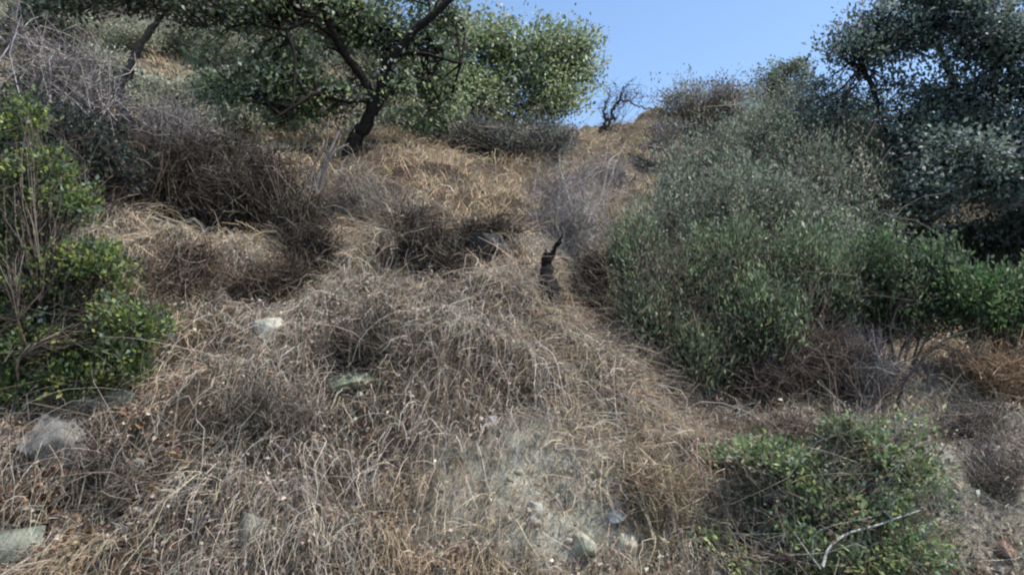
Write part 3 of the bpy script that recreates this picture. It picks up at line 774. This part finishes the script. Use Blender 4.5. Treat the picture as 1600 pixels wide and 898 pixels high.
tree("bushy_tree", "sunny light green bushy tree leaning out against the sky, right of the oak", hit(800, 232),
     [("trunk", [hit(800, 232) + np.array([0, 0, -.1]), P(800, 205, Yg), P(790, 160, Yg), P(800, 110, Yg)], .11, .04),
      ("limb", [P(796, 190, Yg), P(840, 150, Yg), P(880, 110, Yg)], .06, .02),
      ("limb", [P(796, 190, Yg), P(750, 150, Yg), P(720, 100, Yg)], .06, .02)],
     [B(850, 75, Yg, 65, 42), B(900, 105, Yg, 36, 36), B(905, 70, Yg, 26, 26), B(780, 115, Yg, 60, 50), B(735, 80, Yg - .3, 45, 40), B(830, 160, Yg, 50, 38), B(750, 180, Yg - .3, 55, 36), B(700, 190, Yg - .5, 40, 30), B(865, 130, Yg, 50, 30), B(690, 120, Yg - .6, 50, 40), B(715, 55, Yg - .5, 36, 34), B(770, 70, Yg - .2, 50, 36), B(880, 170, Yg - .2, 40, 24), B(740, 145, Yg - .3, 50, 40), B(925, 130, Yg, 18, 20)],
     1900, 18, .20, .09, .026, [(.22, .28, .13), (.30, .37, .17), (.18, .23, .13), (.36, .40, .33), (.43, .46, .34)], [.28, .24, .2, .18, .10], (.06, .052, .05), gap=(.35, .27), shell=.25)
Yl = Di(hit(195, 215)[1])
tree("leaning_tree", "half bare grey tree with a dark slanting limb at the upper left", hit(195, 215),
     [("trunk", [P(198, 225, Yl), P(192, 180, Yl), P(186, 140, Yl), P(202, 110, Yl - .1)], .13, .07),
      ("limb", [P(200, 116, Yl - .1), P(212, 84, Yl - .2), P(240, 40, Yl - .3), P(266, 4, Yl - .4), P(300, -60, Yl - .5)], .075, .04),
      ("limb", [P(188, 140, Yl), P(150, 106, Yl - .2), P(100, 76, Yl - .4), P(44, 50, Yl - .6), P(-30, 40, Yl - .8)], .06, .025),
      ("limb", [P(98, 76, Yl - .4), P(96, 40, Yl - .4), P(70, 18, Yl - .5), P(84, -20, Yl - .6)], .03, .014),
      ("limb", [P(150, 106, Yl - .2), P(100, 100, Yl - .5), P(60, 90, Yl - .8), P(20, 110, Yl - 1)], .03, .014)],
     [B(320, 10, Yl - .5, 80, 30), B(230, -14, Yl - .5, 80, 20), B(120, -10, Yl - .6, 70, 20), B(50, 20, Yl - .8, 40, 36), B(110, 150, Yl - .2, 55, 36), B(60, 130, Yl - .6, 40, 30), B(170, 215, Yl - .2, 50, 30)],
     700, 17, .15, .085, .024, [(.08, .105, .07), (.13, .16, .10), (.20, .21, .18)], None, (.13, .12, .125), gap=(.4, .34))
Yt = 12.4
tree("dark_oak_tree", "large dark blue-green oak filling the upper right corner", drop(P(1398, 440, Yt)),
     [("trunk", [drop(P(1392, 450, Yt), -.2), P(1418, 392, Yt), P(1462, 325, Yt), P(1500, 262, Yt), P(1532, 190, Yt), P(1560, 90, Yt), P(1580, -20, Yt)], .18, .07),
      ("limb", [P(1440, 355, Yt), P(1402, 260, Yt - .1), P(1374, 165, Yt - .1), P(1340, 85, Yt)], .08, .03),
      ("limb", [P(1498, 262, Yt), P(1580, 228, Yt - .3), P(1670, 200, Yt - .5)], .09, .04),
      ("limb", [P(1528, 196, Yt), P(1482, 110, Yt), P(1452, 15, Yt)], .08, .03)],
     [B(1335, 95, Yt, 60, 62), B(1300, 150, Yt, 32, 44), B(1400, 50, Yt, 74, 60), B(1480, 20, Yt, 85, 60), B(1560, 60, Yt - .3, 80, 80), B(1500, 165, Yt, 80, 75), B(1585, 190, Yt - .4, 55, 90),
      B(1430, 215, Yt, 62, 62), B(1560, 285, Yt - .2, 60, 30), B(1660, 120, Yt - .5, 80, 120), B(1500, -36, Yt, 110, 24), B(1380, 165, Yt - .1, 60, 50), B(1660, 290, Yt, 60, 40), B(1440, 300, Yt - .5, 50, 46), B(1500, 250, Yt - .6, 70, 50)],
     2700, 22, .16, .07, .022, [(.10, .14, .12), (.14, .19, .155), (.19, .245, .205), (.29, .315, .325)], [.34, .34, .2, .12], (.028, .025, .025), gap=(.32, .25))
Ys = 27.0
tree("skyline_tree", "thin pale small tree on the skyline beside the dark oak", drop(P(1225, 200, Ys)),
     [("trunk", [drop(P(1225, 205, Ys), -.2), P(1222, 160, Ys), P(1226, 110, Ys)], .10, .03), ("limb", [P(1222, 160, Ys), P(1200, 130, Ys)], .05, .02), ("limb", [P(1222, 150, Ys), P(1250, 120, Ys)], .05, .02)],
     [B(1228, 104, Ys, 36, 18), B(1200, 124, Ys, 32, 16), B(1250, 130, Ys, 26, 26), B(1215, 145, Ys, 46, 20)],
     320, 18, .13, .11, .032, [(.15, .18, .12), (.20, .22, .17), (.11, .13, .09)], None, (.10, .09, .09), gap=(.5, .3))

# ------------------------------------------------------------------ shrubs on the right
COY = [(.16, .205, .15), (.215, .26, .185), (.28, .32, .24), (.12, .16, .115), (.26, .26, .22)]
shrub("hazy_shrub", "purplish grey-green shrub at the skyline right of the blue notch", "shrub", drop(P(1090, 250, 19)),
      [B(1090, 168, 19, 75, 40), B(1042, 212, 18.5, 36, 40), B(1150, 160, 19, 60, 34), B(1180, 200, 19, 60, 40)], 800, 18, .10, .07, .016,
      [(.20, .19, .195), (.17, .185, .15), (.26, .245, .26), (.20, .22, .16)], None, 10, .03, twig_cols=GREY_TWIG, twig_r=.007)
shrub("tall_shrub", "tall dense grey-green shrub with fine leaves, largest in the gully", "shrub", drop(P(1210, 440, 12.4)),
      [B(1110, 260, 12.4, 90, 62), B(1220, 225, 12.6, 95, 62), B(1325, 225, 12.6, 75, 55), B(1050, 305, 12, 46, 50), B(1190, 340, 12, 115, 68), B(1340, 325, 12.2, 75, 68), B(1080, 370, 11.8, 70, 50), B(1150, 330, 10.9, 90, 60), B(1260, 345, 10.9, 90, 60), B(1040, 350, 10.6, 56, 50), B(1340, 370, 10.8, 60, 50), B(1270, 180, 13, 90, 40), B(1400, 290, 12.4, 60, 60), B(1280, 290, 12, 80, 60)],
      4300, 22, .11, .055, .011, COY, None, 20, .03, up=1.2, twig_r=.005, tall=1.9, extra_twigs=1100, gap=(.3, .27), twig_cols=BUSH_TWIG + GREY_TWIG)
shrub("feathery_shrub", "feathery mid-green shrub reaching left to the charred stump", "shrub", drop(P(1060, 600, 9.2)),
      [B(1000, 410, 9.6, 48, 52), B(1060, 470, 9.3, 75, 62), B(1010, 500, 9.0, 55, 50), B(1080, 550, 8.9, 62, 44)],
      1250, 22, .075, .06, .008, [(.16, .205, .125), (.21, .26, .155), (.12, .16, .095), (.28, .26, .20)], [.35, .3, .2, .15], 12, .018, up=1.6, extra_twigs=700, tall=2.4, gap=(.26, .27))
shrub("upright_shrub", "upright green shrub in the middle of the gully, in front of the tall grey-green one", "shrub", drop(P(1190, 600, 9.4)),
      [B(1140, 420, 9.6, 70, 60), B(1230, 425, 9.6, 70, 62), B(1180, 500, 9.2, 85, 50), B(1290, 450, 9.6, 50, 50)],
      1350, 22, .075, .065, .010, [(.145, .205, .115), (.195, .26, .14), (.11, .155, .09), (.26, .28, .20)], None, 12, .018, up=1.6, extra_twigs=700, tall=2.4, gap=(.26, .27))
shrub("leafy_shrub", "leafy green shrub in front of the dark oak's trunk", "shrub", drop(P(1400, 560, 9.6)),
      [B(1365, 425, 9.8, 50, 50), B(1425, 450, 9.5, 50, 42), B(1470, 440, 9.4, 36, 44)],
      620, 22, .085, .055, .013, [(.085, .14, .07), (.12, .185, .085), (.06, .095, .05), (.17, .18, .13)], None, 9, .018, up=1.4, tall=1.9)
shrub("leafy_shrub", "bright green leafy shrub at the right edge below the black hollow", "shrub", drop(P(1560, 560, 9.0)),
      [B(1530, 470, 9, 50, 36), B(1590, 475, 9, 40, 40), B(1640, 460, 9, 46, 50)],
      520, 22, .085, .055, .015, [(.085, .155, .06), (.12, .20, .075), (.055, .10, .045), (.16, .19, .12)], None, 9, .018, up=1.2, tall=1.6)
FB = [(.19, .265, .12), (.29, .35, .14), (.12, .18, .09), (.29, .345, .27), (.31, .25, .17)]
shrub("low_bush", "low broad-leaved green bush in the lower right foreground", "bush", drop(P(1300, 880, 4.6)),
      [B(1345, 685, 5.0, 85, 46), B(1215, 722, 4.9, 85, 42), B(1330, 660, 5.0, 50, 30), B(1400, 735, 5.2, 70, 44), B(1125, 780, 4.8, 46, 44), B(1280, 780, 5.0, 125, 44), B(1470, 810, 4.8, 46, 34), B(1190, 860, 4.4, 125, 44), B(1370, 860, 4.4, 110, 40)],
      2000, 13, .065, .046, .014, FB, [.3, .22, .22, .18, .08], 24, .008, twig_r=.0028, up=.6, gap=(.2, .33), extra_twigs=1000, twig_cols=GREY_TWIG + BUSH_TWIG)
LB = [(.12, .18, .06), (.19, .245, .065), (.07, .105, .055), (.14, .195, .14), (.29, .32, .09)]
Yn = 5.9
shrub("green_bush", "glossy green bush with yellow-green tips down the left edge, above the boulder", "bush", drop(P(60, 640, Yn)),
      [B(36, 185, 6.4, 32, 42), B(50, 280, 6.2, 50, 52), B(30, 380, 6.1, 56, 62), B(112, 320, 6.2, 40, 36), B(135, 425, 6, 66, 54), B(50, 480, 5.9, 66, 62), B(180, 508, 5.9, 56, 42), B(90, 550, 5.8, 76, 44),
       B(238, 508, 5.9, 30, 20), B(-60, 330, 6, 70, 140), B(-50, 520, 5.8, 60, 80), B(185, 560, 5.8, 46, 36), B(30, 610, 5.7, 60, 40), B(120, 590, 5.6, 50, 30)],
      2300, 15, .07, .046, .015, LB, [.3, .22, .2, .14, .14], 26, .012, twig_r=.003, up=.5, gap=(.22, .26), extra_twigs=500)
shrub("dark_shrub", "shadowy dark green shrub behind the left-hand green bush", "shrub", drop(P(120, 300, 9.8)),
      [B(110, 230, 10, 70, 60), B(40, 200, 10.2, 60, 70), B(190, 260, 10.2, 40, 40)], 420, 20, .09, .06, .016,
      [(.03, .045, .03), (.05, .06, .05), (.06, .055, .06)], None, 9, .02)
# pale sage on the slope behind the trees
SAGE = [(.27, .29, .21), (.35, .37, .27), (.19, .22, .15), (.38, .36, .29)]
sage = [(270, 60, 22, 55, 34, "pale sage bush on the hillside behind the slanting grey limb"),
        (345, 75, 22, 50, 36, "pale sage bush on the hillside left of the oak's hanging limb"),
        (205, 60, 21, 46, 34, "pale sage bush showing above the arching bare limb at the upper left"),
        (120, 45, 21, 56, 36, "pale sage bush behind the bare branches in the upper left corner"),
        (30, 45, 20, 50, 40, "pale sage bush farthest into the upper left corner"),
        (310, 160, 16.5, 50, 36, "pale sage bush below the oak's left foliage, above the dead brush"),
        (240, 150, 16, 40, 36, "pale sage bush just right of the leaning grey trunk"),
        (478, 70, 22, 36, 40, "pale sage bush seen between the oak's hanging limb and main limb"),
        (400, 60, 23, 40, 36, "pale sage bush under the oak's darkest upper leaves")]
sage += [(160, 110, 17, 46, 30, "pale sage bush behind the fork of the leaning grey tree"),
         (60, 130, 17, 56, 34, "pale sage bush low behind the bare limbs at the left edge"),
         (270, 205, 14, 40, 26, "pale sage bush right behind the dark dead brush"),
         (365, 205, 14.4, 44, 24, "pale sage bush below the oak's lowest left leaves"),
         (600, 195, 16.5, 50, 26, "pale sage bush just right behind the oak trunk"),
         (660, 205, 17, 46, 24, "pale sage bush between the oak trunk and the sunny bushy tree"),
         (560, 90, 24, 60, 40, "pale sage bush behind the oak's main fork"),
         (660, 120, 24, 60, 40, "pale sage bush on the crest between the oak and the sunny tree")]
for px, py, Yq, rx, ry, lab in sage:
    shrub("sage_bush", lab, "shrub", drop(P(px, py, Yq)), [B(px, py, Yq, rx, ry), B(px - rx * .5, py + ry * .4, Yq - .3, rx * .6, ry * .7)],
          420, 16, .13, .085, .019, SAGE, None, 6, .02, group="pale sage on the hillside behind the trees", twig_cols=GREY_TWIG)
shrub("grey_green_shrub", "drooping dark grey-green shrub below the sunny bushy tree, above the pale grass", "shrub", drop(P(850, 250, 14.8)),
      [B(860, 222, 14.8, 40, 28), B(800, 218, 15, 50, 26), B(730, 212, 15, 46, 24)], 420, 18, .09, .065, .014,
      [(.12, .135, .13), (.18, .19, .175), (.085, .10, .09)], None, 9, .02, twig_cols=GREY_TWIG, extra_twigs=300)

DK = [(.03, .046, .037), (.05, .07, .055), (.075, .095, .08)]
shrub("hollow_shade_leaves", "near-black leaf mass standing in for the deep shade in the hollow under the dark oak at the right edge", "shrub", drop(P(1540, 440, 12.6)),
      [B(1540, 395, 12.8, 80, 42), B(1470, 400, 12.8, 50, 36), B(1640, 380, 12.6, 70, 60)], 900, 20, .10, .07, .022, DK, None, 10, .02)  # dense leaves added as the hollow's deep shade, darkness put into their colour
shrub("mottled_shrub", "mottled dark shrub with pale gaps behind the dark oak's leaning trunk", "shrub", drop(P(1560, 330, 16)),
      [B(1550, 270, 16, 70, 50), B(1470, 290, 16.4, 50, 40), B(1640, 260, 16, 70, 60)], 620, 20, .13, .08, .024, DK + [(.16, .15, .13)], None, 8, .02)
shrub("olive_shrub", "dense dark green shrub under the oak's left boughs", "shrub", drop(P(400, 200, 15)),
      [B(385, 150, 15.2, 70, 44), B(440, 165, 15, 46, 34)], 700, 20, .11, .075, .02, [(.10, .15, .085), (.15, .205, .11), (.22, .26, .18)], None, 8, .02)

# ------------------------------------------------------------------ dead brush
BR = "dead brush"
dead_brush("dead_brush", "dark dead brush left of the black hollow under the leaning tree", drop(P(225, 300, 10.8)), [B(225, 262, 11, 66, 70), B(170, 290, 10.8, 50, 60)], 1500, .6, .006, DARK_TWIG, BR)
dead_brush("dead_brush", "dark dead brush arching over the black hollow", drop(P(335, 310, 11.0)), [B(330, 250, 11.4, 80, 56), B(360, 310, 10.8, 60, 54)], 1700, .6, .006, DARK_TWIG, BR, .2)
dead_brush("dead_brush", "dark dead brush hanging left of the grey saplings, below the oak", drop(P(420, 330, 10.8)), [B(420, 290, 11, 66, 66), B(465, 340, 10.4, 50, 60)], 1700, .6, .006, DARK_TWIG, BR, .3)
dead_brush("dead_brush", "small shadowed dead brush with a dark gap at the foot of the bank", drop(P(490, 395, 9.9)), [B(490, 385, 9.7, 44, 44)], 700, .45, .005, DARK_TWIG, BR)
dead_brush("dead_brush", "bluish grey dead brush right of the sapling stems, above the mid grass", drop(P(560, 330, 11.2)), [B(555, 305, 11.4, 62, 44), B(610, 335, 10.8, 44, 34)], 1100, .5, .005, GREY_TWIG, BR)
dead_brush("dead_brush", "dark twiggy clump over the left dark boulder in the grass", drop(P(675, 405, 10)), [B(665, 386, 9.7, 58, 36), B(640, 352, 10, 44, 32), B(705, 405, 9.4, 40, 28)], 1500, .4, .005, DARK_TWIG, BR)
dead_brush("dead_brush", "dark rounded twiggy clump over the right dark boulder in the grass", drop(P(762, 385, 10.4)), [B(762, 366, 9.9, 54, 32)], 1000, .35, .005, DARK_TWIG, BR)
dead_brush("dead_brush", "wide grey tangle of twigs in the middle of the slope above the flat stone", drop(P(600, 560, 7.2)), [B(580, 515, 7.5, 75, 42), B(625, 560, 7.0, 66, 44), B(540, 545, 7.1, 44, 44)], 1900, .34, .003, GREY_TWIG + DARK_TWIG + DARK_TWIG, BR)
dead_brush("dead_brush", "grey wiry tangle low on the slope, between the left bush and the stick", drop(P(400, 680, 5.5)), [B(400, 650, 5.6, 80, 54), B(370, 705, 5.2, 54, 40)], 1500, .30, .0026, GREY_TWIG + DARK_TWIG + DARK_TWIG, BR)
dead_brush("dead_brush", "dark wiry tangle right of the left boulder", drop(P(175, 740, 5)), [B(165, 715, 5.1, 80, 50), B(220, 770, 4.8, 60, 44)], 1400, .30, .0026, DARK_TWIG + GREY_TWIG, BR)
dead_brush("dead_brush", "pale silvery fine-twigged dead shrub above the charred stump", drop(P(890, 390, 11.2)), [B(880, 295, 11.8, 54, 60), B(900, 350, 11.3, 54, 54), B(950, 272, 12.4, 46, 34)], 1700, .5, .0042, [(.34, .32, .31), (.42, .40, .385), (.24, .225, .22)], BR, .1)
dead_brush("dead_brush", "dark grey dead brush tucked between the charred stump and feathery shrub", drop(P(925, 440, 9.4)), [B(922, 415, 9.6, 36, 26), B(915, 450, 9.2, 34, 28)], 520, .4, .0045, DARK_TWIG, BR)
dead_brush("dead_brush", "grey dead brush along the right flank of the straw spur", drop(P(985, 600, 8)), [B(955, 545, 8.4, 40, 44), B(1000, 585, 8.2, 44, 38), B(1050, 625, 8.0, 50, 30)], 1500, .38, .004, GREY_TWIG + DARK_TWIG + DARK_TWIG, BR)
dead_brush("dead_brush", "reddish brown bare brush with fanning stems under the upright shrub", drop(P(1270, 620, 8.9)), [B(1270, 560, 9, 70, 48), B(1200, 585, 8.8, 60, 36)], 1300, .45, .0042, [(.16, .12, .10), (.11, .085, .075), (.22, .19, .17)], BR, stems=16)
dead_brush("dead_brush", "blue-grey bare brush left of the dark arching branch", drop(P(1370, 620, 8.8)), [B(1365, 575, 8.9, 56, 46), B(1330, 540, 9.2, 50, 36)], 900, .45, .0042, [(.18, .175, .185), (.12, .115, .12), (.26, .25, .25)], BR)
dead_brush("dead_brush", "orange-brown mound of dry stems at the right edge below the bright shrub", drop(P(1550, 600, 8.6)), [B(1545, 575, 8.7, 62, 34), B(1610, 570, 8.6, 40, 40)], 1500, .4, .0042, [(.34, .25, .16), (.28, .19, .12), (.40, .32, .23)], BR)
dead_brush("dead_brush", "low grey-brown twig litter on the shaded bank at the right edge", drop(P(1530, 680, 7.4)), [B(1520, 655, 7.7, 60, 16), B(1560, 745, 6.4, 50, 22)], 700, .4, .0036, [(.17, .145, .13), (.24, .21, .19), (.11, .095, .09)], BR)
dead_brush("dead_brush", "dry brown stems at the back of the low green bush", drop(P(1240, 700, 6.6)), [B(1230, 680, 6.8, 70, 20), B(1150, 700, 6.4, 50, 24)], 800, .4, .0034, [(.18, .14, .11), (.10, .08, .065), (.26, .22, .18)], BR)
dead_brush("dead_brush", "straw-coloured looping stems at the foot of the spur, left of the low bush", drop(P(1040, 800, 4.9)), [B(1040, 770, 5.1, 52, 36), B(1000, 740, 5.3, 34, 28)], 700, .36, .0028, [(.44, .37, .26), (.36, .29, .19), (.30, .26, .21)], BR)
BARE = [(.26, .245, .24), (.36, .34, .335), (.13, .12, .125)]
dead_brush("bare_branches", "grey bare branches crisscrossing in the upper left corner above the green bush", drop(P(90, 200, 11.4)), [B(110, 110, 11.6, 70, 46), B(50, 70, 11.8, 50, 46), B(150, 160, 11.4, 50, 40)], 520, .9, .008, BARE, None, stems=16, stem_r=.028)
dead_brush("bare_branches", "grey bare twigs hanging right of the leaning grey trunk", drop(P(240, 250, 11.8)), [B(250, 190, 12, 50, 46), B(310, 215, 12, 50, 30)], 600, .7, .006, BARE, None, stems=10, stem_r=.02)
dead_brush("dead_brush", "low brown twigs and sticks on the bank just above the lone pale stone", drop(P(400, 450, 8.8)), [B(400, 435, 8.7, 60, 26), B(450, 425, 8.9, 40, 26)], 600, .4, .0045, DARK_TWIG + [(.22, .16, .12)], BR)
dead_brush("dead_brush", "low brown twigs between the left bush and the dark brush's foot", drop(P(275, 450, 8.4)), [B(270, 440, 8.3, 60, 28), B(310, 400, 8.7, 50, 24)], 700, .4, .0045, DARK_TWIG + [(.22, .16, .12)], BR)
# saplings by the oak
g = hit(490, 300); gY = Di(g[1])
woody("grey_sapling", "cluster of thin grey stems leaning right in front of the oak trunk", "sapling",
      [("stem", [g + np.array([0, 0, -.1]), P(500, 268, gY), P(516, 235, gY), P(530, 205, gY + .1)], .045, .022),
       ("stem", [g + np.array([.05, 0, -.1]), P(505, 275, gY), P(520, 240, gY), P(545, 225, gY + .1)], .035, .016),
       ("stem", [g + np.array([-.06, 0, -.1]), P(490, 262, gY), P(510, 225, gY), P(512, 190, gY)], .03, .014),
       ("stem", [g + np.array([-.1, 0, -.1]), P(478, 280, gY), P(470, 250, gY), P(480, 215, gY)], .022, .01)], (.15, .14, .14), M_TWIG, 7, .06)
